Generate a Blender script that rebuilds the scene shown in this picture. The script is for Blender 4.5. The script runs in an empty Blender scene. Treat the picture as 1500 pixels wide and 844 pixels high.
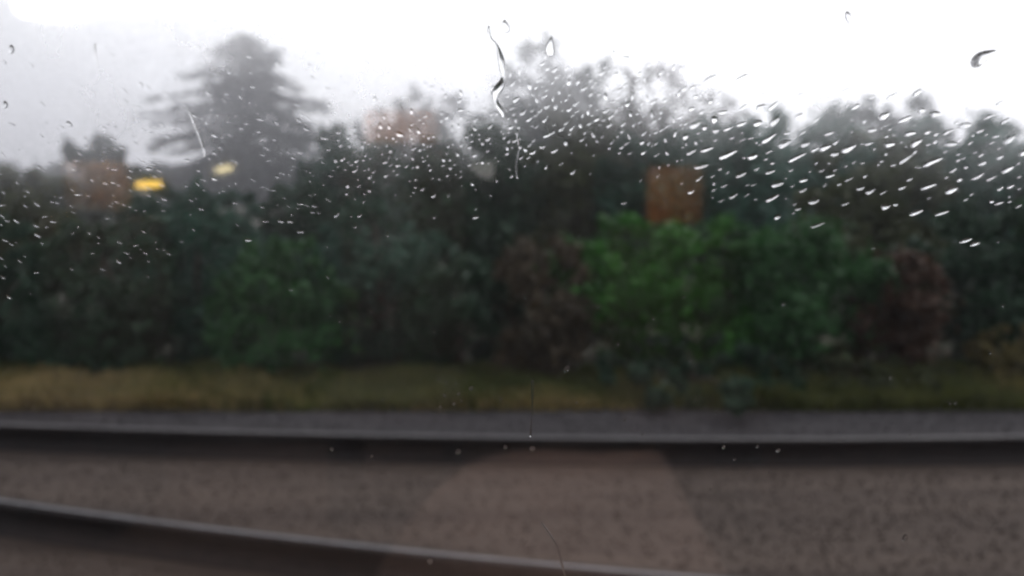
import bpy, bmesh, math, random
import numpy as np
from mathutils import Vector, Matrix

random.seed(7)
RNG = np.random.default_rng(11)
SC = bpy.context.scene
COL = SC.collection
R = math.radians

# ------------------------------------------------------------------ camera
CAM = Vector((0, 0, 1.92))
PITCH = math.atan((422 - 243) / 1133.0)
FPX = 1133.0                       # focal length in photo pixels (1500 wide)
FWD = Vector((0, math.cos(PITCH), -math.sin(PITCH)))
UPV = Vector((0, math.sin(PITCH), math.cos(PITCH)))
RGT = Vector((1, 0, 0))
PANE_Y = 0.36                      # outer face of the train window
PANE_T = 0.008

def ray(px, py):
    return FWD + RGT * ((px - 750) / FPX) + UPV * (-(py - 422) / FPX)
def at_y(px, py, Y):
    d = ray(px, py); return CAM + d * ((Y - CAM.y) / d.y)
def at_z(px, py, Z):
    d = ray(px, py); return CAM + d * ((Z - CAM.z) / d.z)
def inside(px, py, Yv):
    """point of the carriage interior whose reflection in the pane is seen at (px,py)"""
    p = at_y(px, py, Yv); return Vector((p.x, 2 * PANE_Y - p.y, p.z))

# ------------------------------------------------------------------ helpers
def tag(o, label=None, cat=None, group=None, kind=None):
    if label: o['label'] = label
    if cat: o['category'] = cat
    if group: o['group'] = group
    if kind: o['kind'] = kind
    return o
def link(name, me, mat=None, parent=None, loc=None):
    o = bpy.data.objects.new(name, me)
    COL.objects.link(o)
    if mat is not None and me is not None and len(me.materials) == 0: me.materials.append(mat)
    if parent is not None: o.parent = parent
    if loc is not None: o.location = loc
    return o
def empty(name, loc, label, cat, group=None, rz=0):
    o = bpy.data.objects.new(name, None); COL.objects.link(o)
    o.location = loc; o.rotation_euler.z = rz; o.empty_display_size = .1
    return tag(o, label, cat, group)
def mesh_np(name, co, faces, smooth=False):
    """co (N,3), faces (M,k)"""
    me = bpy.data.meshes.new(name)
    co = np.asarray(co, dtype=np.float32); faces = np.asarray(faces, dtype=np.int32)
    M, k = faces.shape
    me.vertices.add(len(co)); me.vertices.foreach_set('co', co.ravel())
    me.loops.add(M * k); me.loops.foreach_set('vertex_index', faces.ravel())
    me.polygons.add(M)
    me.polygons.foreach_set('loop_start', np.arange(0, M * k, k, dtype=np.int32))
    me.polygons.foreach_set('loop_total', np.full(M, k, dtype=np.int32))
    if smooth: me.polygons.foreach_set('use_smooth', np.ones(M, dtype=bool))
    me.update(calc_edges=True); me.validate()
    return me
def bm_mesh(name, bm, smooth=False):
    me = bpy.data.meshes.new(name)
    bmesh.ops.recalc_face_normals(bm, faces=bm.faces)
    bm.to_mesh(me); bm.free()
    if smooth:
        for p in me.polygons: p.use_smooth = True
    return me
def add_box(bm, lo, hi, bevel=0.0, mat=None):
    r = bmesh.ops.create_cube(bm, size=1)
    vs = r['verts']
    lo, hi = Vector(lo), Vector(hi); s = hi - lo; c = (lo + hi) / 2
    for v in vs: v.co = Vector((v.co.x * s.x, v.co.y * s.y, v.co.z * s.z)) + c
    if bevel > 0:
        es = list({e for v in vs for e in v.link_edges})
        rb = bmesh.ops.bevel(bm, geom=es, offset=bevel, segments=3, affect='EDGES', profile=.5)
        vs = list({v for f in rb['faces'] for v in f.verts} | {v for v in vs if v.is_valid})
    if mat is not None:
        for v in vs: v.co = mat @ v.co
    return vs
def box_obj(name, lo, hi, mat, parent=None, bevel=0.0, xf=None):
    bm = bmesh.new(); add_box(bm, lo, hi, bevel, xf)
    return link(name, bm_mesh(name, bm, bevel > 0), mat, parent)

def tube_verts(pts, radii, seg=7):
    """tapered tube along a polyline as numpy arrays"""
    co, fa = [], []
    n = len(pts)
    for i, p in enumerate(pts):
        a = pts[max(i - 1, 0)]; b = pts[min(i + 1, n - 1)]
        t = (Vector(b) - Vector(a)).normalized()
        u = t.orthogonal().normalized(); w = t.cross(u)
        for k in range(seg):
            an = 2 * math.pi * k / seg
            co.append(Vector(p) + (u * math.cos(an) + w * math.sin(an)) * radii[i])
    for i in range(n - 1):
        for k in range(seg):
            k2 = (k + 1) % seg
            fa.append((i * seg + k, i * seg + k2, (i + 1) * seg + k2, (i + 1) * seg + k))
    return co, fa

# ------------------------------------------------------------------ materials
def new_mat(name):
    m = bpy.data.materials.new(name); m.use_nodes = True
    nt = m.node_tree; nt.nodes.clear()
    out = nt.nodes.new('ShaderNodeOutputMaterial')
    return m, nt, out
def N(nt, typ, **kw):
    n = nt.nodes.new(typ)
    for k, v in kw.items():
        if k.startswith('i_'): n.inputs[k[2:].replace('_', ' ')].default_value = v
        else: setattr(n, k, v)
    return n
def noise_mat(name, c1, c2, scale=5, rough=.8, bump=0.0, bscale=40, detail=6, spec=.3, stretch=None, metallic=0.0):
    m, nt, out = new_mat(name)
    b = N(nt, 'ShaderNodeBsdfPrincipled', i_Roughness=rough, i_Metallic=metallic)
    b.inputs['Specular IOR Level'].default_value = spec
    tc = N(nt, 'ShaderNodeTexCoord')
    vec = tc.outputs['Object']
    if stretch:
        mp = N(nt, 'ShaderNodeMapping'); mp.inputs['Scale'].default_value = stretch
        nt.links.new(vec, mp.inputs['Vector']); vec = mp.outputs['Vector']
    nz = N(nt, 'ShaderNodeTexNoise', i_Scale=scale, i_Detail=detail, i_Roughness=.6)
    nt.links.new(vec, nz.inputs['Vector'])
    cr = N(nt, 'ShaderNodeValToRGB')
    cr.color_ramp.elements[0].position = .35; cr.color_ramp.elements[1].position = .65
    cr.color_ramp.elements[0].color = (*c1, 1); cr.color_ramp.elements[1].color = (*c2, 1)
    nt.links.new(nz.outputs['Fac'], cr.inputs['Fac'])
    nt.links.new(cr.outputs['Color'], b.inputs['Base Color'])
    if bump:
        n2 = N(nt, 'ShaderNodeTexNoise', i_Scale=bscale, i_Detail=5)
        nt.links.new(tc.outputs['Object'], n2.inputs['Vector'])
        bp = N(nt, 'ShaderNodeBump', i_Strength=bump, i_Distance=.02)
        nt.links.new(n2.outputs['Fac'], bp.inputs['Height'])
        nt.links.new(bp.outputs['Normal'], b.inputs['Normal'])
    nt.links.new(b.outputs[0], out.inputs['Surface'])
    return m
def leaf_mat(name, c1, c2, trans=.25):
    """leaf colour varies from clump to clump"""
    m, nt, out = new_mat(name)
    tc = N(nt, 'ShaderNodeTexCoord')
    nz = N(nt, 'ShaderNodeTexNoise', i_Scale=2.3, i_Detail=5, i_Roughness=.7)
    nt.links.new(tc.outputs['Object'], nz.inputs['Vector'])
    cr = N(nt, 'ShaderNodeValToRGB')
    cr.color_ramp.elements[0].position = .34; cr.color_ramp.elements[1].position = .68
    cr.color_ramp.elements[0].color = (*c1, 1); cr.color_ramp.elements[1].color = (*c2, 1)
    nt.links.new(nz.outputs['Fac'], cr.inputs['Fac'])
    b = N(nt, 'ShaderNodeBsdfPrincipled', i_Roughness=.55)
    b.inputs['Specular IOR Level'].default_value = .25
    nt.links.new(cr.outputs['Color'], b.inputs['Base Color'])
    t = N(nt, 'ShaderNodeBsdfTranslucent')
    nt.links.new(cr.outputs['Color'], t.inputs['Color'])
    mx = N(nt, 'ShaderNodeMixShader', i_Fac=trans)
    nt.links.new(b.outputs[0], mx.inputs[1]); nt.links.new(t.outputs[0], mx.inputs[2])
    nt.links.new(mx.outputs[0], out.inputs['Surface'])
    return m
def emit_mat(name, col, s):
    m, nt, out = new_mat(name)
    e = N(nt, 'ShaderNodeEmission', i_Color=(*col, 1), i_Strength=s)
    nt.links.new(e.outputs[0], out.inputs['Surface'])
    return m

M = {}
M['dark_green']   = leaf_mat('dark_green_leaves', (.006, .026, .011), (.015, .050, .021))
M['blue_green']   = leaf_mat('blue_green_leaves', (.009, .040, .024), (.022, .076, .046))
M['mid_green']    = leaf_mat('mid_green_leaves', (.009, .050, .010), (.024, .096, .020))
M['bright_green'] = leaf_mat('bright_green_leaves', (.010, .070, .003), (.030, .150, .008))
M['olive']        = leaf_mat('olive_leaves', (.03, .042, .014), (.062, .07, .026))
M['brown']        = leaf_mat('brown_leaves', (.036, .028, .014), (.066, .046, .022))
M['rust']         = leaf_mat('rust_leaves', (.042, .022, .012), (.07, .034, .017))
M['hazed_grey_green']   = leaf_mat('hazed_grey_green_leaves', (.045, .06, .05), (.085, .10, .085))  # leaf colour lightened, distance haze put into it for the far trees
M['yellow']       = leaf_mat('yellowing_leaves', (.085, .075, .022), (.14, .11, .036))
M['needles']      = leaf_mat('conifer_needles', (.010, .014, .014), (.024, .031, .033), .1)
M['teal_green']   = leaf_mat('teal_green_leaves', (.026, .076, .054), (.055, .135, .098))
M['bark']         = noise_mat('bark', (.035, .026, .02), (.07, .055, .042), 8, .9, .6, 30)
M['straw']        = leaf_mat('straw_grass', (.2, .155, .06), (.33, .25, .10), .3)
M['grass']        = leaf_mat('green_grass', (.055, .072, .014), (.115, .122, .03), .3)

# ------------------------------------------------------------------ leaves
def leaf_cloud(centres, radii, n, size, flat=1.0, squash=.85, aspect=.62, droop=0.0):
    """n leaf-shaped quads (folded kites) spread over the shells of clumps"""
    centres = np.asarray(centres); radii = np.asarray(radii)
    w = radii ** 2; idx = RNG.choice(len(centres), size=n, p=w / w.sum())
    d = RNG.normal(size=(n, 3)); d /= np.linalg.norm(d, axis=1, keepdims=True)
    rr = np.minimum(np.abs(RNG.normal(size=n)) * .62 + .15, 1.7)
    p = centres[idx] + d * (radii[idx] * rr)[:, None] * np.array([1, 1, squash])
    nrm = d * .7 + RNG.normal(size=(n, 3)) * .7 + np.array([0, 0, .35])
    nrm /= np.linalg.norm(nrm, axis=1, keepdims=True)
    a = np.cross(nrm, RNG.normal(size=(n, 3))); a /= np.linalg.norm(a, axis=1, keepdims=True)
    a[:, 2] -= droop; a /= np.linalg.norm(a, axis=1, keepdims=True)
    b = np.cross(nrm, a)
    s = size * (.4 + 1.3 * RNG.random(n) ** 1.6)
    L = a * s[:, None]; W = b * (s * aspect)[:, None] * .5; F = nrm * (s * .12)[:, None]
    co = np.empty((n, 4, 3))
    co[:, 0] = p - L * .5; co[:, 1] = p + W + F; co[:, 2] = p + L * .5; co[:, 3] = p - W + F
    return co.reshape(-1, 3), np.arange(n * 4).reshape(n, 4)

def ground_z(x, y):
    if y < 9: return 0.0
    t = min((y - 9) / 14, 1); t = t * t * (3 - 2 * t)
    return -2.0 * t - 3.0 * min(max(y - 25, 0) / 40, 1)

def broad_tree(name, label, cat, px, Y, top, wpx, mat, low=0.05, n=8000, leaf=.1, group=None, shape=1.0, seed=0):
    """deciduous tree or bush. px,top,wpx: where it reads in the photo; Y: its distance"""
    global RNG
    RNG = np.random.default_rng(1000 + seed); rnd = random.Random(seed)
    Y *= .885
    ptop = at_y(px, top, Y)
    zb = ground_z(ptop.x, Y); H = ptop.z - zb
    W = wpx / FPX * (Y / math.cos(PITCH)) * .5 * 1.04
    D = min(W * .9, .75 if Y < 9.5 else 3.0)
    root = empty(name, (ptop.x, Y, zb), label, cat, group)
    z0 = H * low
    hc = (H - z0) / 2
    cs, rs = [], []
    k = int(26 + 10 * W)
    for i in range(k):
        for _ in range(40):
            u = Vector((rnd.uniform(-1, 1), rnd.uniform(-1, 1), rnd.uniform(-1, 1)))
            zz = (u.z + 1) / 2
            prof = (1 - max(0, (zz - .35) / .65) ** (1.7 * shape)) ** .6 * (.72 + .28 * min(1, zz / .3))
            if u.x ** 2 + u.y ** 2 <= prof ** 2: break
        r = rnd.uniform(.2, .40) * min(W, hc) * (1.15 - .35 * zz)
        cs.append((u.x * (W - r * .7), u.y * (D - r * .5), z0 + zz * (H - z0 - r * .8)))
        rs.append(r)
    # a few loose twigs standing out of the outline
    for i in range(26):
        a = rnd.uniform(0, 6.28); zz = rnd.uniform(.5, .96)
        pr = (1 - max(0, (zz - .35) / .65) ** 1.7) ** .6
        b = Vector((math.cos(a) * W * pr * .9, math.sin(a) * D * pr * .9, z0 + zz * (H - z0)))
        tip = b + Vector((math.cos(a) * .10 * W, math.sin(a) * .1 * D, rnd.uniform(.02, .10) * H))
        for q in range(4):
            e = b.lerp(tip, q / 3); cs.append(tuple(e)); rs.append((.13 - .035 * q) * min(W, hc))
    co, fa = leaf_cloud(cs, rs, n, leaf)
    link('crown', mesh_np('crown', co, fa), mat, root)
    # stem(s) and limbs as one trunk mesh
    vc, vf = [], []
    tr = max(.03, .028 * H)
    hp = [(0, 0, -.05), (rnd.uniform(-.05, .05) * W, 0, H * .3), (rnd.uniform(-.12, .12) * W, rnd.uniform(-.1, .1) * D, H * .6), (rnd.uniform(-.15, .15) * W, 0, H * .88)]
    c, f = tube_verts(hp, [tr * 1.3, tr, tr * .6, tr * .15]); vf += f; vc += c
    for i in range(9):
        e = cs[rnd.randrange(k)]
        t = rnd.uniform(.15, .65); b = Vector(hp[0]).lerp(Vector(hp[2]), t)
        mid = b.lerp(Vector(e), .5) + Vector((0, 0, .05 * H))
        c, f = tube_verts([b, mid, e], [tr * .5, tr * .32, tr * .1], 5)
        o = len(vc); vc += c; vf += [tuple(i + o for i in q) for q in f]
    link('trunk', mesh_np('trunk', vc, vf, True), M['bark'], root)
    return root

def conifer(name, label, px, Y, top, base_z, half_w_px, group=None, seed=3, n_levels=34):
    global RNG
    RNG = np.random.default_rng(seed); rnd = random.Random(seed)
    p = at_y(px, top, Y); H = p.z - base_z; k = Y / 48.0
    W = half_w_px / FPX * Y
    root = empty(name, (p.x, Y, base_z), label, 'tree', group)
    vc, vf = [], []
    c, f = tube_verts([(0, 0, -.1), (0, 0, H * .5), (.1, 0, H * .98)], [.24 * k, .15 * k, .02 * k], 8); vc += c; vf += f
    cs, rs = [], []
    for i in range(n_levels):
        t = i / (n_levels - 1)                       # 0 low .. 1 top
        z = H * (.06 + .92 * t)
        L0 = W * (1 - t) ** .72 * (.96 + .09 * math.sin(i * 1.9)) + .35 * k
        nb = int(7 + 4 * (1 - t))
        for j in range(nb):
            a = 2 * math.pi * (j + rnd.random() * .8) / nb + i * .7
            L = L0 * rnd.choice([.5, .7, .8, .9, 1.0, 1.1]) * rnd.uniform(.85, 1.1)
            up = .30 * L * (t - .45) + rnd.uniform(-.18, .18) * L
            e = Vector((math.cos(a) * L, math.sin(a) * L, z + up - .10 * L))
            m_ = Vector((math.cos(a) * L * .5, math.sin(a) * L * .5, z + up * .5 + .04 * L))
            c, f = tube_verts([(0, 0, z), m_, e], [.05 * k, .03 * k, .008 * k], 4)
            o = len(vc); vc += c; vf += [tuple(q + o for q in qq) for qq in f]
            ns = max(2, int(L / (.36 * k)))
            for s in range(ns):
                q = (s + 1) / ns
                if q < .12 and L > 1: continue
                b = (Vector((0, 0, z)).lerp(m_, q * 2) if q < .5 else m_.lerp(e, q * 2 - 1))
                cs.append((b.x + k * rnd.uniform(-.2, .2), b.y + k * rnd.uniform(-.2, .2), b.z - .06 * k)); rs.append(k * (.37 * (1 - .2 * q) + .05) * rnd.uniform(.7, 1.3))
    co, fa = leaf_cloud(cs, rs, 84000, .23 * k, squash=.42, aspect=.42, droop=.35)
    link('crown', mesh_np('crown', co, fa), M['needles'], root)
    link('trunk', mesh_np('trunk', vc, vf, True), M['bark'], root)
    return root

# ------------------------------------------------------------------ ground, track bed
def soil_mat():
    return noise_mat('soil', (.022, .022, .013), (.04, .038, .022), 1.5, .95, .5, 12)
gx = np.concatenate([np.linspace(-1500, -60, 16), np.linspace(-50, 50, 41), np.linspace(60, 1500, 16)])
gy = np.concatenate([np.linspace(-200, 8, 12), np.linspace(9, 24, 16), np.linspace(30, 2000, 16)])
co = [(x, y, ground_z(x, y) - .012 + (0.0 if y < 9 else .25 * math.sin(x * .13 + y * .31) * min(1, (y - 9) / 10))) for y in gy for x in gx]
nx = len(gx)
fa = [(j * nx + i, j * nx + i + 1, (j + 1) * nx + i + 1, (j + 1) * nx + i) for j in range(len(gy) - 1) for i in range(nx - 1)]
tag(link('ground', mesh_np('ground', co, fa, True), soil_mat()), kind='structure')

# rails follow the bend the photograph shows on the plane of the rail head
RZ = .172
far_px = [(-400, 604), (-200, 613), (0, 621), (250, 630), (500, 634.5), (750, 637.5), (1000, 641), (1250, 643), (1400, 641.5), (1500, 638), (1700, 632), (1900, 626)]
near_px = [(-400, 668), (-200, 700), (0, 732), (100, 750), (250, 768), (460, 787), (600, 801), (830, 827), (1050, 850), (1300, 868), (1600, 880)]
def rail_path(pxs):
    P = [at_z(x, y, RZ) for x, y in pxs]
    xs = np.array([p.x for p in P]); ys = np.array([p.y for p in P])
    c = np.polyfit(xs, ys, 3)
    xx = np.linspace(-14, 14, 180)
    lo, hi = xs.min(), xs.max()
    xe = np.clip(xx, lo, hi)
    d = np.polyder(c)
    yy = np.polyval(c, xe) + np.polyval(d, xe) * (xx - xe)
    return xx, yy
def rail(name, pxs, label):
    xx, yy = rail_path(pxs)
    root = empty(name, (0, 0, 0), label, 'rail', 'steel rails of the next track')
    # flat-bottom section: (offset towards +y, z)
    web = [(-.05, -.01), (-.05, .002), (-.026, .014), (-.01, .03), (-.009, .122), (-.034, .134), (-.036, .160), (-.028, .1705)]
    web = web + [(-a, b) for a, b in reversed(web)]
    head = [(-.012, .1710), (-.008, .1720), (-.003, .1725), (.001, .1720), (.005, .1710)]
    def sweep(nm, sec, mat, closed):
        co, fa = [], []
        n = len(sec)
        for i in range(len(xx)):
            a = max(i - 1, 0); b = min(i + 1, len(xx) - 1)
            t = Vector((xx[b] - xx[a], yy[b] - yy[a], 0)).normalized(); nn = Vector((-t.y, t.x, 0))
            for (o_, z) in sec: co.append((xx[i] + nn.x * o_, yy[i] + nn.y * o_, z))
        m = n if closed else n - 1
        for i in range(len(xx) - 1):
            for k in range(m):
                k2 = (k + 1) % n
                fa.append((i * n + k, i * n + k2, (i + 1) * n + k2, (i + 1) * n + k))
        link(nm, mesh_np(nm, co, fa), mat, root)
    sweep('rail_web', web, M['rust_steel'], True)
    sweep('running_surface', head, M['bright_steel'], False)
    return xx, yy
M['rust_steel'] = noise_mat('rusted_rail_steel', (.006, .004, .004), (.014, .009, .008), 14, .75, .3, 60)
M['bright_steel'] = noise_mat('polished_rail_head', (.11, .105, .11), (.19, .185, .19), 6, .55, 0, spec=.5, metallic=.5, stretch=(.5, 8, 1))
VY = at_z(750, 600, 0).y
fx, fy = rail('rail', far_px, 'dark steel rail nearer the grass verge, with a thin bright worn top')
nx_, ny_ = rail('rail', near_px, 'dark steel rail nearest the train window, slanting down to the lower right')

# ballast sheets: shoulder, four-foot, six-foot
def strip(name, lo, hi, z, mat, kind='structure'):
    xs = np.linspace(-14, 14, 180)
    co, fa = [], []
    ny = 14
    for i, x in enumerate(xs):
        for j in range(ny):
            t = j / (ny - 1); co.append((x, lo[i] * (1 - t) + hi[i] * t, z))
    for i in range(len(xs) - 1):
        for j in range(ny - 1):
            fa.append((i * ny + j, (i + 1) * ny + j, (i + 1) * ny + j + 1, i * ny + j + 1))
    return tag(link(name, mesh_np(name, co, fa, True), mat), kind=kind)
M['ballast'] = noise_mat('ballast_fines', (.031, .0215, .017), (.058, .042, .033), 2.2, .9, .12, 70, stretch=(.07, 2.2, 1))
M['ballast_dark'] = noise_mat('dark_ballast_fines', (.024, .021, .023), (.04, .036, .038), 3.0, .9, .4, 55, stretch=(.35, 1.6, 1))
strip('track_bed', np.full(180, -5.0), fy - .02, -.004, M['ballast'])
strip('ballast_shoulder', fy + .02, np.full(180, VY + .03) + .08 * np.sin(np.linspace(0, 40, 180)), -.004, M['ballast_dark'])

def stones(name, n, size, yrange, mat, seed):
    rng = np.random.default_rng(seed)
    ico = bmesh.new(); bmesh.ops.create_icosphere(ico, subdivisions=1, radius=1)
    V = np.array([v.co for v in ico.verts]); F = np.array([[v.index for v in f.verts] for f in ico.faces]); ico.free()
    x = rng.uniform(-6, 6, n); u = rng.random(n)
    lo = np.interp(x, fx, yrange[0]); hi = np.interp(x, fx, yrange[1])
    y = lo + (hi - lo) * u
    dn = np.abs(y - np.interp(x, nx_, ny_)); df = np.abs(y - np.interp(x, fx, fy))
    keep = (dn > .1) & (df > .1); x, y = x[keep], y[keep]; n = len(x)
    s = size * (.5 + rng.random((n, 1)))
    jit = 1 + rng.uniform(-.28, .28, (n, len(V)))
    P = V[None] * jit[..., None] * s[:, None] * np.array([1.15, 1.0, .7])
    an = rng.uniform(0, 6.28, n); ca, sa = np.cos(an)[:, None], np.sin(an)[:, None]
    X = P[..., 0] * ca - P[..., 1] * sa; Y = P[..., 0] * sa + P[..., 1] * ca
    co = np.stack([X + x[:, None], Y + y[:, None], P[..., 2] + .3 * s], -1).reshape(-1, 3)
    fa = (F[None] + (np.arange(n) * len(V))[:, None, None]).reshape(-1, 3)
    return tag(link(name, mesh_np(name, co, fa), mat), kind='stuff')
M['stone'] = noise_mat('ballast_stone', (.032, .023, .0185), (.05, .0365, .029), 3, .85, 0)
M['stone_dark'] = noise_mat('dark_ballast_stone', (.03, .027, .029), (.052, .047, .05), 3, .85, 0)
tag(stones('ballast_stones', 20000, .006, (np.full(180, 2.4), fy), M['stone'], 5), 'brown grey ballast stones between the two rails', 'ballast')
tag(stones('shoulder_stones', 12000, .0065, (fy, np.full(180, VY)), M['stone_dark'], 6), 'dark grey ballast stones between the far rail and the grass', 'ballast')

# ------------------------------------------------------------------ grass
def grass(name, label, zones, mat, seed):
    """zones: (px0, px1, y0, y1, count, blade height)"""
    rng = np.random.default_rng(seed); C_, F_ = [], []; off = 0
    for (px0, px1, y0, y1, n, h) in zones:
        y = rng.uniform(y0, y1, n) - 6.88 + VY; px = rng.uniform(px0, px1, n) + rng.normal(0, 55, n)
        x = (px - 750) / FPX * y * 1.09
        cl = np.sin(x * 3.1 + seed) + np.sin(x * 7.7 + y * 5) + np.sin(x * 1.3)
        hh = h * (.55 + .6 * rng.random(n)) * (1 + .18 * cl)
        a = rng.uniform(0, 6.28, n); w = .006 + .006 * rng.random(n)
        lean = rng.normal(0, .35, (n, 2)) * hh[:, None]
        dx, dy = np.cos(a) * w, np.sin(a) * w
        z0 = np.zeros(n) - .01
        co = np.stack([np.stack([x - dx, y - dy, z0], -1), np.stack([x + dx, y + dy, z0], -1),
                       np.stack([x + dx * .7 + lean[:, 0] * .45, y + dy * .7 + lean[:, 1] * .45, hh * .6], -1),
                       np.stack([x - dx * .7 + lean[:, 0] * .45, y - dy * .7 + lean[:, 1] * .45, hh * .6], -1),
                       np.stack([x + lean[:, 0] + .001, y + lean[:, 1], hh * .95], -1), np.stack([x + lean[:, 0] - .001, y + lean[:, 1], hh], -1)], 1)
        b = np.arange(n)[:, None] * 6 + off
        F_.append(np.concatenate([b + np.array([0, 1, 2, 3]), b + np.array([3, 2, 4, 5])])); C_.append(co.reshape(-1, 3)); off += n * 6
    return tag(link(name, mesh_np(name, np.concatenate(C_), np.concatenate(F_)), mat), label, 'grass', None, 'stuff')
grass('dry_grass', 'straw yellow dry grass along the verge, thickest at the left',
      [(-250, 380, 6.85, 7.6, 20000, .135), (420, 620, 6.95, 7.2, 1400, .08), (620, 860, 6.85, 7.15, 3600, .10), (1450, 1700, 7.0, 7.6, 3000, .16)], M['straw'], 21)
grass('verge_grass', 'dull green grass on the verge below the bushes',
      [(-250, 420, 6.9, 7.9, 9000, .14), (380, 700, 6.85, 7.9, 14000, .14), (640, 940, 6.9, 7.8, 7000, .13), (1080, 1700, 6.85, 7.9, 26000, .17)], M['grass'], 22)

# ------------------------------------------------------------------ trees and bushes
FR = 'bushes along the back of the verge'
MI = 'trees standing behind the front bushes'
B = broad_tree
bushes = [
 ('dense_bush', 'dark green bush running out of the left edge of the photo', -30, 8.3, 325, 300, 'dark_green', .02),
 ('dense_bush', 'dark green rounded bush behind the yellow grass near the left edge', 150, 8.1, 325, 250, 'dark_green', .02),
 ('dense_bush', 'blackish green bush below the pair of small yellow lights', 285, 8.7, 300, 220, 'blue_green', .02),
 ('dense_bush', 'mid green bush directly below the pale conifer', 410, 8.1, 350, 240, 'mid_green', .02),
 ('dense_bush', 'tall blue green bush right of the pale conifer', 555, 8.8, 300, 250, 'blue_green', .02),
 ('dense_bush', 'very dark bush left of the brown shrub', 675, 8.1, 370, 200, 'dark_green', .02),
 ('brown_shrub', 'brown withered shrub beside the bright green bush', 795, 7.9, 345, 170, 'brown', .02),
 ('bright_bush', 'brightest green bush, broad, right of the brown shrub', 985, 8.3, 318, 420, 'bright_green', .04),
 ('low_bush', 'low dark bush in front of the brightest green bush', 1020, 7.1, 500, 300, 'dark_green', .0),
 ('dense_bush', 'mid green bush between the brightest bush and the rusty one', 1175, 8.0, 318, 300, 'mid_green', .02),
 ('rusty_shrub', 'rusty red shrub low on the right', 1325, 7.9, 366, 150, 'rust', .1),
 ('dense_bush', 'dark green bush between the rusty shrub and the right edge', 1440, 8.5, 290, 230, 'dark_green', .02),
 ('low_bush', 'low olive bush under the rusty shrub', 1265, 7.45, 515, 260, 'olive', .0),
 ('yellow_shrub', 'yellowing low shrub at the right edge', 1500, 7.5, 480, 150, 'yellow', .0),
 ('dense_bush', 'green bush running out of the right edge of the photo', 1610, 8.4, 260, 260, 'mid_green', .02),
]
trees = [
 ('broadleaf_tree', 'olive tree at the left edge rising above the dark bushes', 30, 14, 248, 210, 'olive'),
 ('broadleaf_tree', 'narrow grey green tree with a pointed top, left of the yellow lights', 138, 26, 204, 150, 'hazed_grey_green'),
 ('broadleaf_tree', 'small dark tree just left of the pale conifer', 245, 14, 258, 150, 'blue_green'),
 ('broadleaf_tree', 'blue grey tree touching the right side of the conifer', 520, 24, 185, 200, 'blue_green'),
 ('broadleaf_tree', 'hazy grey green tree behind the tan headrest reflection', 615, 75, 132, 260, 'hazed_grey_green'),
 ('broadleaf_tree', 'dark green tree below the long water trickle', 700, 14, 178, 220, 'dark_green'),
 ('broadleaf_tree', 'tallest hazy broadleaf tree, just right of the water trickle', 815, 95, 58, 250, 'hazed_grey_green'),
 ('broadleaf_tree', 'olive tree in front of the tallest broadleaf tree', 840, 15, 160, 220, 'olive'),
 ('broadleaf_tree', 'brownish tree with a slanting top right of the tallest one', 975, 75, 100, 260, 'brown'),
 ('broadleaf_tree', 'dark blue green tree above the orange headrest reflection', 950, 14, 190, 190, 'blue_green'),
 ('broadleaf_tree', 'blue green tree above and right of the brightest bush', 1080, 15, 165, 230, 'teal_green'),
 ('broadleaf_tree', 'grey green tree behind the densest slanted rain streaks', 1180, 24, 158, 250, 'teal_green'),
 ('broadleaf_tree', 'pale tree whose top rises highest on the right', 1312, 75, 126, 190, 'hazed_grey_green'),
 ('broadleaf_tree', 'yellowish olive tree above the rusty shrub', 1285, 13, 195, 230, 'olive'),
 ('broadleaf_tree', 'green tree above the dark bush near the right edge', 1400, 15, 172, 230, 'teal_green'),
 ('broadleaf_tree', 'blue green tree cut by the right edge of the photo', 1510, 13, 170, 230, 'teal_green'),
 ('broadleaf_tree', 'dark tree at the foot of the pale conifer, on its left side', 335, 16, 285, 170, 'blue_green'),
 ('broadleaf_tree', 'dark tree at the foot of the pale conifer, on its right side', 440, 17, 268, 150, 'dark_green'),
 ('broadleaf_tree', 'dark tree filling the gap behind the brown shrub', 770, 18, 215, 200, 'dark_green'),
]
for i, (nm, lb, px, Y, top, w, m, low) in enumerate(bushes):
    B(nm, lb, 'bush', px, Y, top, w, M[m], low, int(9000 * (w / 230) * max(.45, (600 - top) / 270) * 1.7), .064, FR, 1.3, i + 1)
for i, (nm, lb, px, Y, top, w, m) in enumerate(trees):
    B(nm, lb, 'tree', px, Y, top, w, M[m], .12, (int(9000 + 250 * Y) if Y < 40 else 9500), .0095 * Y if Y < 40 else .0075 * Y, MI, 1.0, i + 50)
conifer('conifer_tree', 'tall pale grey conifer with ragged tiers of branches against the sky at left', 360, 130, 50, -5.2, 195, n_levels=24)

RNG = np.random.default_rng(77); rw = random.Random(77)
cs, rs = [], []
for i in range(420):
    x = rw.uniform(-150, 150); y = rw.uniform(140, 165); hh = rw.uniform(4.0, 8)
    for q in range(3):
        cs.append((x + rw.uniform(-1, 1), y + rw.uniform(-1, 1), -5 + hh * (.3 + .3 * q))); rs.append(rw.uniform(1.6, 2.6) * (1 - .2 * q))
co, fa = leaf_cloud(cs, rs, 60000, 1.1)
tag(link('far_wood', mesh_np('far_wood', co, fa), M['hazed_grey_green']), 'misty low wood on the horizon behind the trees', 'wood', None, 'stuff')

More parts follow.
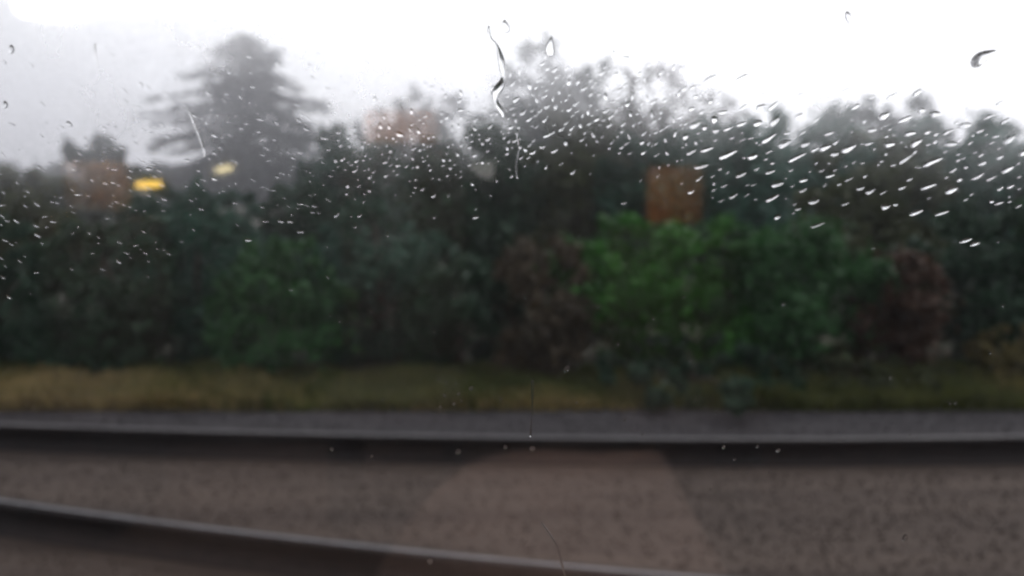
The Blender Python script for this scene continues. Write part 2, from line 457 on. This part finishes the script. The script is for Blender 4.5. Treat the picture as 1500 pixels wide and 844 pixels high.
# ------------------------------------------------------------------ the carriage we look out of
FILM = (at_y(750, 365, PANE_Y).z - .75, at_y(750, 150, PANE_Y).z - .75)     # in the carriage's own height
def pane_mat():
    m, nt, out = new_mat('window_glass')
    lw = N(nt, 'ShaderNodeLayerWeight', i_Blend=.5)          # Schlick reflectance, the same from both faces
    p5 = N(nt, 'ShaderNodeMath', operation='POWER'); p5.inputs[1].default_value = 5
    nt.links.new(lw.outputs['Facing'], p5.inputs[0])
    fr = N(nt, 'ShaderNodeMapRange'); fr.inputs['To Min'].default_value = .085; fr.inputs['To Max'].default_value = 1
    nt.links.new(p5.outputs[0], fr.inputs['Value'])
    tr = N(nt, 'ShaderNodeBsdfTransparent', i_Color=(.985, .99, .99, 1))
    gl = N(nt, 'ShaderNodeBsdfGlossy', i_Color=(1, 1, 1, 1), i_Roughness=0.036)
    # thin film of fine rain on the upper glass: scatters a share of the light by a few degrees
    rf = N(nt, 'ShaderNodeBsdfRefraction', i_IOR=1.16, i_Roughness=.62)
    tc = N(nt, 'ShaderNodeTexCoord'); sp = N(nt, 'ShaderNodeSeparateXYZ'); nt.links.new(tc.outputs['Object'], sp.inputs[0])
    zr = N(nt, 'ShaderNodeMapRange', interpolation_type='SMOOTHSTEP'); zr.inputs['From Min'].default_value = FILM[0]; zr.inputs['From Max'].default_value = FILM[1]
    nt.links.new(sp.outputs['Z'], zr.inputs['Value'])
    nz = N(nt, 'ShaderNodeTexNoise', i_Scale=26, i_Detail=6, i_Roughness=.65); nt.links.new(tc.outputs['Object'], nz.inputs['Vector'])
    nr = N(nt, 'ShaderNodeMapRange'); nr.inputs['From Min'].default_value = .3; nr.inputs['From Max'].default_value = .7
    nr.inputs['To Min'].default_value = .06; nr.inputs['To Max'].default_value = .36; nt.links.new(nz.outputs['Fac'], nr.inputs['Value'])
    ml = N(nt, 'ShaderNodeMath', operation='MULTIPLY'); nt.links.new(zr.outputs[0], ml.inputs[0]); nt.links.new(nr.outputs[0], ml.inputs[1])
    m2 = N(nt, 'ShaderNodeMixShader'); nt.links.new(ml.outputs[0], m2.inputs[0]); nt.links.new(tr.outputs[0], m2.inputs[1]); nt.links.new(rf.outputs[0], m2.inputs[2])
    tr = m2
    mx = N(nt, 'ShaderNodeMixShader')
    nt.links.new(fr.outputs[0], mx.inputs[0]); nt.links.new(tr.outputs[0], mx.inputs[1]); nt.links.new(gl.outputs[0], mx.inputs[2])
    nt.links.new(mx.outputs[0], out.inputs['Surface'])
    return m
M['glass'] = pane_mat()
M['wall_in'] = noise_mat('dull_wall_panel', (.035, .034, .036), (.045, .043, .043), 3, .7)
M['carpet'] = noise_mat('brown_carpet', (.055, .034, .027), (.072, .045, .036), 20, .95)
M['fabric'] = noise_mat('mauve_brown_seat_cloth', (.045, .032, .03), (.06, .042, .038), 30, .95)
M['carpet_light'] = noise_mat('mauve_brown_added_table_cover', (.13, .08, .064), (.21, .13, .105), 5, .8)
M['dimmed_tan'] = noise_mat('dimmed_tan_headrest_cloth', (.24, .12, .05), (.34, .16, .07), 9, .9)  # darkened copy of the tan cloth, dimming the left headrest near the lamp
M['tan'] = noise_mat('orange_tan_headrest_cloth', (.46, .165, .042), (.57, .21, .06), 30, .9)
M['rubber'] = noise_mat('black_window_rubber', (.015, .015, .015), (.025, .025, .025), 10, .6)
M['shell'] = noise_mat('carriage_paint', (.30, .31, .33), (.34, .35, .37), 2, .4)
M['paper'] = noise_mat('white_notice', (.72, .72, .72), (.8, .8, .8), 4, .7)
M['lamp'] = emit_mat('lit_ceiling_or_added_lamp', (1, .97, .92), 26.0)
M['amber'] = emit_mat('lit_amber_lamp', (1, .62, .10), 9.0)
M['pale_amber'] = emit_mat('lit_pale_lamp', (1, .84, .45), 6.5)
car = empty('train_carriage', (0, 0, .75), 'train carriage the view is seen from, its wide rain speckled window filling the photo', 'train')
inv = Matrix.Translation((0, 0, -.75))
XA, XB, ZF, ZC, YB = -4.5, 4.5, .75, 2.95, -2.45
WX, WZ0, WZ1 = 1.25, 1.27, 2.5        # window opening
wy0, wy1 = PANE_Y - .05, PANE_Y + .03
bm = bmesh.new()
add_box(bm, (XA, wy0, ZF - .25), (XB, wy1, WZ0)); add_box(bm, (XA, wy0, WZ1), (XB, wy1, ZC + .15))
add_box(bm, (XA, wy0, WZ0), (-WX, wy1, WZ1)); add_box(bm, (WX, wy0, WZ0), (XB, wy1, WZ1))
bm.transform(inv); link('side_wall', bm_mesh('side_wall', bm), M['shell'], car)
box_obj('opposite_wall', (XA, YB - .08, ZF - .25), (XB, YB, ZC + .15), M['wall_in'], car, 0, inv)
box_obj('floor', (XA, YB + .001, ZF - .12), (XB, wy0 - .001, ZF), M['carpet'], car, 0, inv)
box_obj('roof', (XA, YB - .06, ZC + .152), (XB, wy1, ZC + .26), M['wall_in'], car, .05, inv)
for x in (XA, XB):
    box_obj('end_wall', (x - .05 if x < 0 else x + .001, YB, ZF - .25), (x - .001 if x < 0 else x + .05, wy1, ZC + .15), M['wall_in'], car, 0, inv)
box_obj('window_pane', (-WX + .002, PANE_Y - PANE_T, WZ0 + .002), (WX - .002, PANE_Y, WZ1 - .002), M['glass'], car, 0, inv)
bm = bmesh.new()
g = .03
for lo, hi in (((-WX, WZ0), (WX, WZ0 + g)), ((-WX, WZ1 - g), (WX, WZ1)), ((-WX, WZ0 + g), (-WX + g, WZ1 - g)), ((WX - g, WZ0 + g), (WX, WZ1 - g))):
    add_box(bm, (lo[0] + .003, PANE_Y + .001, lo[1] + .003), (hi[0] - .003, PANE_Y + .016, hi[1] - .003))
bm.transform(inv); link('window_gasket', bm_mesh('window_gasket', bm), M['rubber'], car)
# lamps of the carriage (parts of it), and one strip added out of view
def lamp(A, Bp, w, h, mat, name):
    A, Bp = Vector(A), Vector(Bp); d = Bp - A; L = d.length; c = (A + Bp) / 2
    x = d.normalized(); z = Vector((0, 0, 1)); y = z.cross(x).normalized(); z = x.cross(y)
    xf = Matrix(((x.x, y.x, z.x, c.x), (x.y, y.y, z.y, c.y), (x.z, y.z, z.z, c.z), (0, 0, 0, 1)))
    return box_obj(name, (-L / 2, -w / 2, -h / 2), (L / 2, w / 2, h / 2), mat, car, min(w, h) * .3, inv @ xf)
lamp(inside(62, 12, 2.7), inside(420, -68, 1.75), .16, .07, M['lamp'], 'ceiling_or_added_lamp')
lamp(inside(640, -260, 1.72), inside(1150, -260, 1.72), .16, .07, M['lamp'], 'ceiling_or_added_lamp')  # added strip, out of view, to light the right-hand seat
lamp(inside(203, 271, 2.75), inside(236, 269, 2.75), .03, .022, M['amber'], 'amber_lamp')
lamp(inside(318, 251, 2.75), inside(341, 245, 2.75), .026, .018, M['pale_amber'], 'amber_lamp')

def seat(label, px, top, w_px, h_px, Yv, cloth='tan', group='seats along the other side of the carriage'):
    """seat facing the window, its headrest reflected at (px,top)"""
    c = inside(px, top, Yv); k = Yv / FPX
    hw, hh = w_px * k / 2, h_px * k
    r = empty('passenger_chair', (c.x, c.y, ZF), label, 'chair', group)
    z1 = c.z - ZF; z0 = z1 - hh
    box_obj('headrest', (-hw, -.05, z0), (hw, .05, z1), M[cloth], r, .022)
    box_obj('backrest', (-.23, -.06, .45), (.23, .04, z0 - .01), M['fabric'], r, .03)
    box_obj('cushion', (-.23, .045, .36), (.23, .48, .46), M['fabric'], r, .035)
    box_obj('leg', (-.2, .05, .0), (-.16, .44, .355), M['rubber'], r, .008)
    box_obj('leg', (.16, .05, .0), (.2, .44, .355), M['rubber'], r, .008)
    return r
seat('train seat reflected at left, orange tan headrest among the left trees', 142, 238, 82, 72, 2.75, 'dimmed_tan')
seat('train seat reflected in the middle, wide tan headrest near the treetops', 590, 163, 105, 48, 2.78)
seat('train seat reflected right of the middle, square orange headrest in front of the green bush', 989, 244, 78, 84, 2.7)
tb = empty('added_table', (0, 0, ZF), 'added brown draped table, reflected as a faint patch over the ballast between the rails', 'table')  # added for its reflection, the brown patch over the track bed
tx1 = inside(965, 655, 1.45).x; tx0 = inside(760, 655, 1.45).x
gxs = np.linspace(tx0 - .27, tx1, 26); gys = np.linspace(-.82, -.20, 14)
def cloth_z(x, y):
    u = max(0, tx0 - x); v = max(0, -.62 - y)
    return .632 - 3 * u * u - 1.2 * v * v + .003 * math.sin(x * 31 + y * 9)  # drape shaped so the brown reflection fades out at the left
co = [(x, y, cloth_z(x, y)) for y in gys for x in gxs]; n = len(gxs)
fa = [(j * n + i, j * n + i + 1, (j + 1) * n + i + 1, (j + 1) * n + i) for j in range(len(gys) - 1) for i in range(n - 1)]
me = mesh_np('table_cover', co, fa, True); bm = bmesh.new(); bm.from_mesh(me); bmesh.ops.solidify(bm, geom=bm.faces[:], thickness=.004); bm.to_mesh(me); bm.free()
link('table_cover', me, M['carpet_light'], tb)
box_obj('table_top', (tx0 - .02, -.60, .595), (tx1 - .004, -.22, .622), M['wall_in'], tb, .008)
for lx in (tx0, tx1 - .06):
    for ly in (-.58, -.27):
        box_obj('leg', (lx, ly, 0), (lx + .03, ly + .03, .594), M['rubber'], tb, .004)
# white notice hanging from the carriage ceiling
NV = 2.3
nb = empty('hanging_notice', (0, 2 * PANE_Y - NV, 0), 'small white hanging notice reflected left of the middle trees', 'sign')
q4 = [inside(x, y, NV) for x, y in ((682, 241), (725, 235), (723, 264), (706, 262))]
bm = bmesh.new()
f = bm.faces.new([bm.verts.new((p.x, 0, p.z)) for p in q4]); ex = bmesh.ops.extrude_face_region(bm, geom=[f])
for v in ex['geom']:
    if isinstance(v, bmesh.types.BMVert): v.co.y -= .008
link('notice_panel', bm_mesh('notice_panel', bm), M['paper'], nb)
for p, dx in ((q4[0], .012), (q4[1], -.012)):
    c, f = tube_verts([(p.x + dx, -.004, p.z - .01), (p.x + dx, -.004, ZC + .1)], [.002, .002], 6)
    link('hanger', mesh_np('hanger', c, f), M['rubber'], nb)

# ------------------------------------------------------------------ rain on the outer face of the pane
def water_mat(name='rain_water', thin=.3):
    m, nt, out = new_mat(name)
    b = N(nt, 'ShaderNodeBsdfGlass', i_IOR=1.333, i_Roughness=0.0, i_Color=(1, 1, 1, 1))
    t = N(nt, 'ShaderNodeBsdfTransparent'); mx = N(nt, 'ShaderNodeMixShader', i_Fac=thin)
    nt.links.new(b.outputs[0], mx.inputs[1]); nt.links.new(t.outputs[0], mx.inputs[2])
    nt.links.new(mx.outputs[0], out.inputs['Surface'])
    return m
M['water'] = water_mat(thin=.35); M['thin_water'] = water_mat('thin_rain_water', .62); M['deep_water'] = water_mat('deep_rain_water', .05)
Y0 = PANE_Y + .0003
def drop_arrays(L, Wd, h, ang, tail, rnd, seg=14, rings=5):
    """bead of water standing on the glass: local x,z in the pane, y outwards"""
    co, fa = [(0, h, 0)], []
    ph = rnd.uniform(0, 6.28); wob = rnd.uniform(.04, .16)
    for r in range(1, rings + 1):
        th = r / rings * math.pi / 2
        rad, hh = math.sin(th), math.cos(th)
        for k in range(seg):
            a = 2 * math.pi * k / seg
            q = 1 + wob * math.sin(2 * a + ph) + .5 * wob * math.sin(3 * a + ph * 2)
            u = math.cos(a) * rad * q; v = math.sin(a) * rad * q
            v *= (1 - tail * u * .6)
            x, z = u * L / 2, v * Wd / 2
            co.append((x * math.cos(ang) - z * math.sin(ang), h * hh, x * math.sin(ang) + z * math.cos(ang)))
    for k in range(seg): fa.append((0, 1 + (k + 1) % seg, 1 + k, 0))
    fa = [f[:3] for f in fa]
    for r in range(rings - 1):
        for k in range(seg):
            a = 1 + r * seg + k; b = 1 + r * seg + (k + 1) % seg; c = b + seg; d = a + seg
            fa.append((a, b, c)); fa.append((a, c, d))
    base = 1 + (rings - 1) * seg; co.append((0, 0, 0)); ce = len(co) - 1
    for k in range(seg): fa.append((base + (k + 1) % seg, ce, base + k)[::-1])
    return co, fa
def pane_pt(px, py):
    p = at_y(px, py, Y0); return p
KP = (PANE_Y / math.cos(PITCH)) / FPX        # metres per photo pixel on the pane, near enough

def edge_y(px):   # where treetops meet sky
    return float(np.interp(px, [0, 180, 250, 355, 470, 560, 700, 760, 900, 1050, 1150, 1300, 1400, 1500], [240, 220, 190, 60, 180, 140, 130, 70, 80, 110, 160, 140, 170, 170]))
rd = random.Random(4)
drops = []   # (px,py,L,W,ang(deg, + = up to the right),zone)
def put(px, py, L, W, ang, zone, tail=.5): drops.append((px, py, L, W, ang, zone, tail))
# dense slanted streaks over the right-hand trees
for _ in range(520):
    px = rd.uniform(1000, 1500)
    mid = np.interp(px, [1000, 1150, 1300, 1500], [205, 215, 215, 235])
    py = rd.gauss(mid, 46)
    if py < edge_y(px) - 25 or py > 420: continue
    L = rd.choice([5, 6, 7, 8, 9, 10, 12, 14, 17, 21]) * rd.uniform(.8, 1.15); put(px, py, L, max(2.2, L * rd.choice([rd.uniform(.2, .34), rd.uniform(.3, .6)])), rd.gauss(26, 8), 'right', rd.uniform(.1, .8))
# centre: mixture of upright and slanted beads
for _ in range(540):
    px = rd.uniform(745, 1060); py = rd.gauss(np.interp(px, [745, 900, 1060], [160, 165, 165]), 40)
    if py < 75 or py > 300: continue
    up = rd.random() < .3
    L = rd.uniform(3.8, 11.5); put(px, py, L, max(2.3, L * rd.uniform(.28, .5)), rd.gauss(88, 8) if up else rd.gauss(38, 9), 'centre')
for _ in range(330):
    px = rd.uniform(490, 770); py = rd.gauss(np.interp(px, [490, 620, 770], [240, 215, 180]), 42)
    if py < 110 or py > 360: continue
    L = rd.uniform(3.5, 9.5); put(px, py, L, max(2.3, L * rd.uniform(.4, .65)), rd.choice([rd.gauss(35, 12), rd.gauss(100, 12)]), 'middle')
# left: finer specks slanting down to the right, in front of conifer and left trees
for _ in range(380):
    px = rd.uniform(0, 490); py = rd.gauss(np.interp(px, [0, 200, 350, 490], [300, 260, 190, 240]), 70)
    if py < 20 or py > 440: continue
    L = rd.uniform(3.2, 11); put(px, py, L, max(2, L * rd.uniform(.26, .42)), rd.gauss(-28, 14), 'left')
# sparse specks on the open sky
for _ in range(60):
    px = rd.uniform(0, 1500); py = rd.uniform(8, 200)
    if py > edge_y(px) - 10: continue
    put(px, py, rd.uniform(4, 9), rd.uniform(3, 4.5), rd.gauss(30 if px > 700 else -50, 25), 'sky')
# sparse specks low on the pane
for _ in range(44):
    put(rd.uniform(480, 1480), rd.uniform(430, 720), rd.uniform(3.5, 7), rd.uniform(3, 4.5), rd.uniform(0, 180), 'low', .2)
for px, py, s in ((665, 592, 6), (690, 569, 8), (672, 577, 6), (671, 662, 11), (740, 655, 8), (780, 657, 10), (830, 541, 11), (645, 597, 6), (630, 822, 12), (1326, 788, 12), (486, 658, 8), (1140, 660, 8), (1060, 655, 7), (654, 560, 4), (668, 561, 4)):
    put(px, py, s, s * .8, 70, 'low', .2)

LBL = {'right': ('slanted raindrop streak on the window over the right hand trees', 'rain streaks over the right hand trees'),
       'centre': ('small bright rain bead on the window right of the water trickle', 'rain beads right of the water trickle'),
       'middle': ('small rain bead on the window between the conifer and the water trickle', 'rain beads between conifer and trickle'),
       'left': ('fine raindrop on the window over the conifer and left hand trees', 'raindrops over the conifer and left trees'),
       'sky': ('lone grey raindrop speck on the window against open sky', 'raindrop specks against open sky'),
       'low': ('faint raindrop speck low on the window, below the treetops', 'raindrop specks low on the window')}
special = [
 (1440, 84, 34, 19, 28, 'large hooked raindrop against the white sky at the far right', .5),
 (806, 68, 24, 12, 84, 'dark wedge shaped raindrop right of the top of the water trickle', .9),
 (740, 39, 18, 12, 96, 'small dark raindrop beside the upper end of the water trickle', .7),
 (1066, 226, 36, 9, 25, 'long white rain streak above the orange headrest reflection', .4),
 (1103, 229, 17, 11, 30, 'broad bright raindrop just right of the long white streak', .5),
 (1046, 175, 12, 9, 60, 'round ring like raindrop at the edge of sky above the long white streak', .2),
 (1032, 187, 10, 8, 50, 'dark raindrop just left of the ring like one', .4),
 (1342, 311, 24, 9, 18, 'bright white raindrop streak at right, above the pair of low drops', .4),
 (1380, 312, 24, 6, 20, 'thin white raindrop streak right of the bright one at the right', .4),
 (1415, 352, 22, 8, 20, 'upper of the two white drops lowest on the right', .4),
 (1428, 357, 20, 7, 16, 'lower of the two white drops lowest on the right', .4),
 (1360, 273, 25, 8, 18, 'white rain streak midway down the right trees', .4),
 (1366, 237, 32, 10, 24, 'thick white rain streak under the treetops at the right', .4),
 (1476, 248, 22, 10, 28, 'bright short rain streak close to the right edge', .4),
 (1168, 230, 28, 8, 28, 'white rain streak right of the centre above the olive tree', .4),
 (804, 197, 20, 6, 22, 'white streak of rain on the olive tree right of the trickle', .4),
 (586, 197, 14, 9, -20, 'glinting raindrop on the tan headrest reflection', .3),
 (697, 318, 12, 6, 10, 'bright raindrop under the white notice reflection', .3),
 (8, 153, 10, 7, 100, 'grey raindrop at the far left edge against sky', .5),
 (17, 72, 12, 8, 95, 'grey raindrop below the big white lamp reflection', .5),
 (102, 182, 11, 8, -40, 'grey raindrop on the sky left of the conifer', .5),
 (1243, 26, 18, 10, 120, 'pale crescent raindrop high on the white sky at right', .3),
]
for px, py, L, W, a, lb, tl in special:
    if py > 180: L *= .88; W *= .8
    co, fa = drop_arrays(L * KP, W * KP, min(W * KP * .26, .0013), R(a), tl, rd, 20, 7)
    o = link('raindrop', mesh_np('raindrop', co, fa, True), M['deep_water' if py < 180 else 'water'], None, pane_pt(px, py)); tag(o, lb, 'raindrop')
drops.sort(key=lambda d: -d[2] * d[3])
# keep drops from sitting in one another
taken = [(s[0], s[1], s[2] * .55) for s in special]; kept = []
for d in drops:
    if all((d[0] - t[0]) ** 2 + (d[1] - t[1]) ** 2 > (t[2] + d[2] * .45) ** 2 for t in taken):
        kept.append(d); taken.append((d[0], d[1], d[2] * .5))
nsingle = 270
fine_c, fine_f, off = [], [], 0
for i, (px, py, L, W, a, zone, tl) in enumerate(kept):
    W = min(W, 9)
    co, fa = drop_arrays(L * KP, W * KP, W * KP * rd.uniform(.20, .30), R(a), tl, rd)
    p = pane_pt(px, py)
    if i < nsingle:
        o = link('raindrop', mesh_np('raindrop', co, fa, True), M['thin_water' if rd.random() < .55 else 'water'], None, p); tag(o, LBL[zone][0], 'raindrop', LBL[zone][1])
    else:
        fine_c.append(np.array(co) + np.array(p)); fine_f.append(np.array(fa) + off); off += len(co)
for _ in range(520):                       # the rain goes on over the rest of the pane
    px = rd.choice([rd.uniform(-900, -5), rd.uniform(1505, 2400)])
    py = rd.gauss(240, 90)
    if not -60 < py < 620: continue
    L = rd.uniform(5, 18); W = max(2.4, L * rd.uniform(.25, .5))
    co, fa = drop_arrays(L * KP, W * KP, W * KP * .25, R(rd.gauss(26 if px > 0 else -28, 9)), rd.uniform(.1, .7), rd)
    fine_c.append(np.array(co) + np.array(pane_pt(px, py))); fine_f.append(np.array(fa) + off); off += len(co)
if fine_c:
    tag(link('rain_specks', mesh_np('rain_specks', np.concatenate(fine_c), np.concatenate(fine_f), True), M['thin_water']), 'finest specks of rain spread over the upper window', 'rain specks', None, 'stuff')

def trickle(label, pts, widths, flat=.5):
    """run of water down the pane: flattened half tube"""
    P = [pane_pt(x, y) for x, y in pts]
    # smooth the path
    Q, Wd = [], []
    n = len(P)
    for i in range(n - 1):
        p0, p1, p2, p3 = P[max(i - 1, 0)], P[i], P[i + 1], P[min(i + 2, n - 1)]
        for s in range(8):
            t = s / 8
            Q.append(.5 * ((2 * p1) + (p2 - p0) * t + (2 * p0 - 5 * p1 + 4 * p2 - p3) * t * t + (3 * p1 - p0 - 3 * p2 + p3) * t ** 3))
            Wd.append(widths[i] * (1 - t) + widths[i + 1] * t)
    Q.append(P[-1]); Wd.append(widths[-1])
    seg = 9; co, fa = [], []
    o0 = Q[0].copy()
    for i, q in enumerate(Q):
        a = Q[max(i - 1, 0)]; b = Q[min(i + 1, len(Q) - 1)]
        t = (b - a).normalized(); nn = Vector((t.z, 0, -t.x))
        w = Wd[i] * KP / 2 * (1 + .16 * math.sin(i * .33))
        for k in range(seg):
            an = math.pi * k / (seg - 1)
            co.append(q - o0 + nn * (math.cos(an) * w) + Vector((0, math.sin(an) * w * flat * 2, 0)))
    for i in range(len(Q) - 1):
        for k in range(seg):
            k2 = (k + 1) % seg
            fa.append((i * seg + k, (i + 1) * seg + k, (i + 1) * seg + k2)); fa.append((i * seg + k, (i + 1) * seg + k2, i * seg + k2))
    me = mesh_np('water_trickle', co, fa, True)
    bm = bmesh.new(); bm.from_mesh(me)
    bmesh.ops.holes_fill(bm, edges=[e for e in bm.edges if e.is_boundary]); bmesh.ops.recalc_face_normals(bm, faces=bm.faces)
    bm.to_mesh(me); bm.free()
    return tag(link('water_trickle', me, M['deep_water'], None, o0), label, 'water trickle', 'runs of water down the window')
trickle('thickest wavy run of water high on the window, between the middle trees', [(716, 38), (717, 55), (728, 68), (734, 88), (738, 112), (734, 124), (726, 136), (727, 150), (735, 164), (737, 172)], [3, 5, 5, 8, 9, 10, 11, 8, 6, 4])
trickle('thin broken run of water just below the thick wavy one', [(757, 196), (760, 215), (756, 240), (758, 262)], [2.5, 2.5, 3, 1.5])
trickle('short pale run of water over the left side of the conifer', [(276, 160), (282, 176), (290, 195), (298, 218), (299, 230)], [2, 3, 3.5, 3.5, 2])
trickle('faint vertical run of water over the far rail', [(780, 558), (780, 585), (779, 610), (777, 640)], [4, 3, 2, 2.5])
trickle('faint bent run of water low in the middle, above the near rail', [(793, 765), (806, 783), (816, 800), (822, 822), (828, 846)], [2, 3, 2.5, 3, 3])
trickle('faint thread of water on the sky left of the conifer', [(140, 64), (140, 80), (145, 100), (147, 108)], [1.8, 2.4, 2.2, 1.2])

# ------------------------------------------------------------------ rain haze
HZ0, HZ1 = -7.5, 30.0
bm = bmesh.new(); add_box(bm, (-260, -12, HZ0), (260, 210, HZ1))
m, nt, out = new_mat('rain_haze')
v = N(nt, 'ShaderNodeVolumePrincipled')
v.inputs['Color'].default_value = (.93, .93, 1, 1); v.inputs['Density'].default_value = .0013; v.inputs['Anisotropy'].default_value = .2
nt.links.new(v.outputs[0], out.inputs['Volume'])
hz = tag(link('haze', bm_mesh('haze', bm), m), kind='stuff')

# ------------------------------------------------------------------ sky and sun
SUN_EL, SUN_AZ = R(48), R(35)            # in front of the camera, to the right
w = bpy.data.worlds.new('World'); SC.world = w; w.use_nodes = True
nt = w.node_tree; nt.nodes.clear()
out = nt.nodes.new('ShaderNodeOutputWorld'); bg = nt.nodes.new('ShaderNodeBackground')
sky = nt.nodes.new('ShaderNodeTexSky'); sky.sky_type = 'NISHITA'; sky.sun_disc = False
sky.sun_elevation = SUN_EL; sky.sun_rotation = SUN_AZ; sky.air_density = 1; sky.dust_density = 4
tc = nt.nodes.new('ShaderNodeTexCoord')
mp = nt.nodes.new('ShaderNodeMapping'); mp.inputs['Scale'].default_value = (1, 1, 2.2)
nt.links.new(tc.outputs['Generated'], mp.inputs['Vector'])
nz = nt.nodes.new('ShaderNodeTexNoise'); nz.inputs['Scale'].default_value = 1.6; nz.inputs['Detail'].default_value = 4
nt.links.new(mp.outputs[0], nz.inputs['Vector'])
cr = nt.nodes.new('ShaderNodeValToRGB')
cr.color_ramp.elements[0].position = .3; cr.color_ramp.elements[1].position = .7
cr.color_ramp.elements[0].color = (13.2, 13.2, 14.6, 1); cr.color_ramp.elements[1].color = (16.5, 16.5, 17, 1)
nt.links.new(nz.outputs['Fac'], cr.inputs['Fac'])
# the cloud deck is brighter towards the hidden sun
dt = nt.nodes.new('ShaderNodeVectorMath'); dt.operation = 'DOT_PRODUCT'
dt.inputs[1].default_value = (math.sin(SUN_AZ) * math.cos(SUN_EL), math.cos(SUN_AZ) * math.cos(SUN_EL), math.sin(SUN_EL))
nt.links.new(tc.outputs['Generated'], dt.inputs[0])
mr = nt.nodes.new('ShaderNodeMapRange'); mr.inputs['From Min'].default_value = .3; mr.inputs['From Max'].default_value = .85
mr.inputs['To Min'].default_value = .67; mr.inputs['To Max'].default_value = 1.45
nt.links.new(dt.outputs['Value'], mr.inputs['Value'])
mul = nt.nodes.new('ShaderNodeVectorMath'); mul.operation = 'SCALE'
nt.links.new(cr.outputs['Color'], mul.inputs[0]); nt.links.new(mr.outputs[0], mul.inputs['Scale'])
mix = nt.nodes.new('ShaderNodeMix'); mix.data_type = 'RGBA'; mix.inputs['Factor'].default_value = .9
nt.links.new(sky.outputs[0], mix.inputs[6]); nt.links.new(mul.outputs[0], mix.inputs[7])
nt.links.new(mix.outputs[2], bg.inputs['Color']); bg.inputs['Strength'].default_value = .1
nt.links.new(bg.outputs[0], out.inputs['Surface'])
sl = bpy.data.lights.new('sun', 'SUN'); sl.energy = .6; sl.angle = R(15); sl.color = (1, .97, .93)
so = bpy.data.objects.new('sun', sl); COL.objects.link(so)
dv = Vector((math.sin(SUN_AZ) * math.cos(SUN_EL), math.cos(SUN_AZ) * math.cos(SUN_EL), math.sin(SUN_EL)))
so.rotation_euler = (-dv).to_track_quat('-Z', 'Y').to_euler(); so.location = dv * 50

# ------------------------------------------------------------------ camera object
cd = bpy.data.cameras.new('camera'); co_ = bpy.data.objects.new('camera', cd); COL.objects.link(co_)
co_.location = CAM; co_.rotation_euler = (math.pi / 2 - PITCH, 0, 0)
cd.sensor_width = 36; cd.lens = FPX / 1500 * 36; cd.clip_start = .01; cd.clip_end = 5000
cd.dof.use_dof = True; cd.dof.focus_distance = .43; cd.dof.aperture_fstop = 4.8
SC.camera = co_
SC.render.engine = 'CYCLES'
SC.cycles.max_bounces = 12; SC.cycles.transparent_max_bounces = 24; SC.cycles.transmission_bounces = 8; SC.cycles.volume_bounces = 1
SC.view_settings.view_transform = 'Standard'; SC.view_settings.look = 'None'
SC.view_settings.exposure = 0; SC.view_settings.gamma = 1; SC.view_settings.use_curve_mapping = False
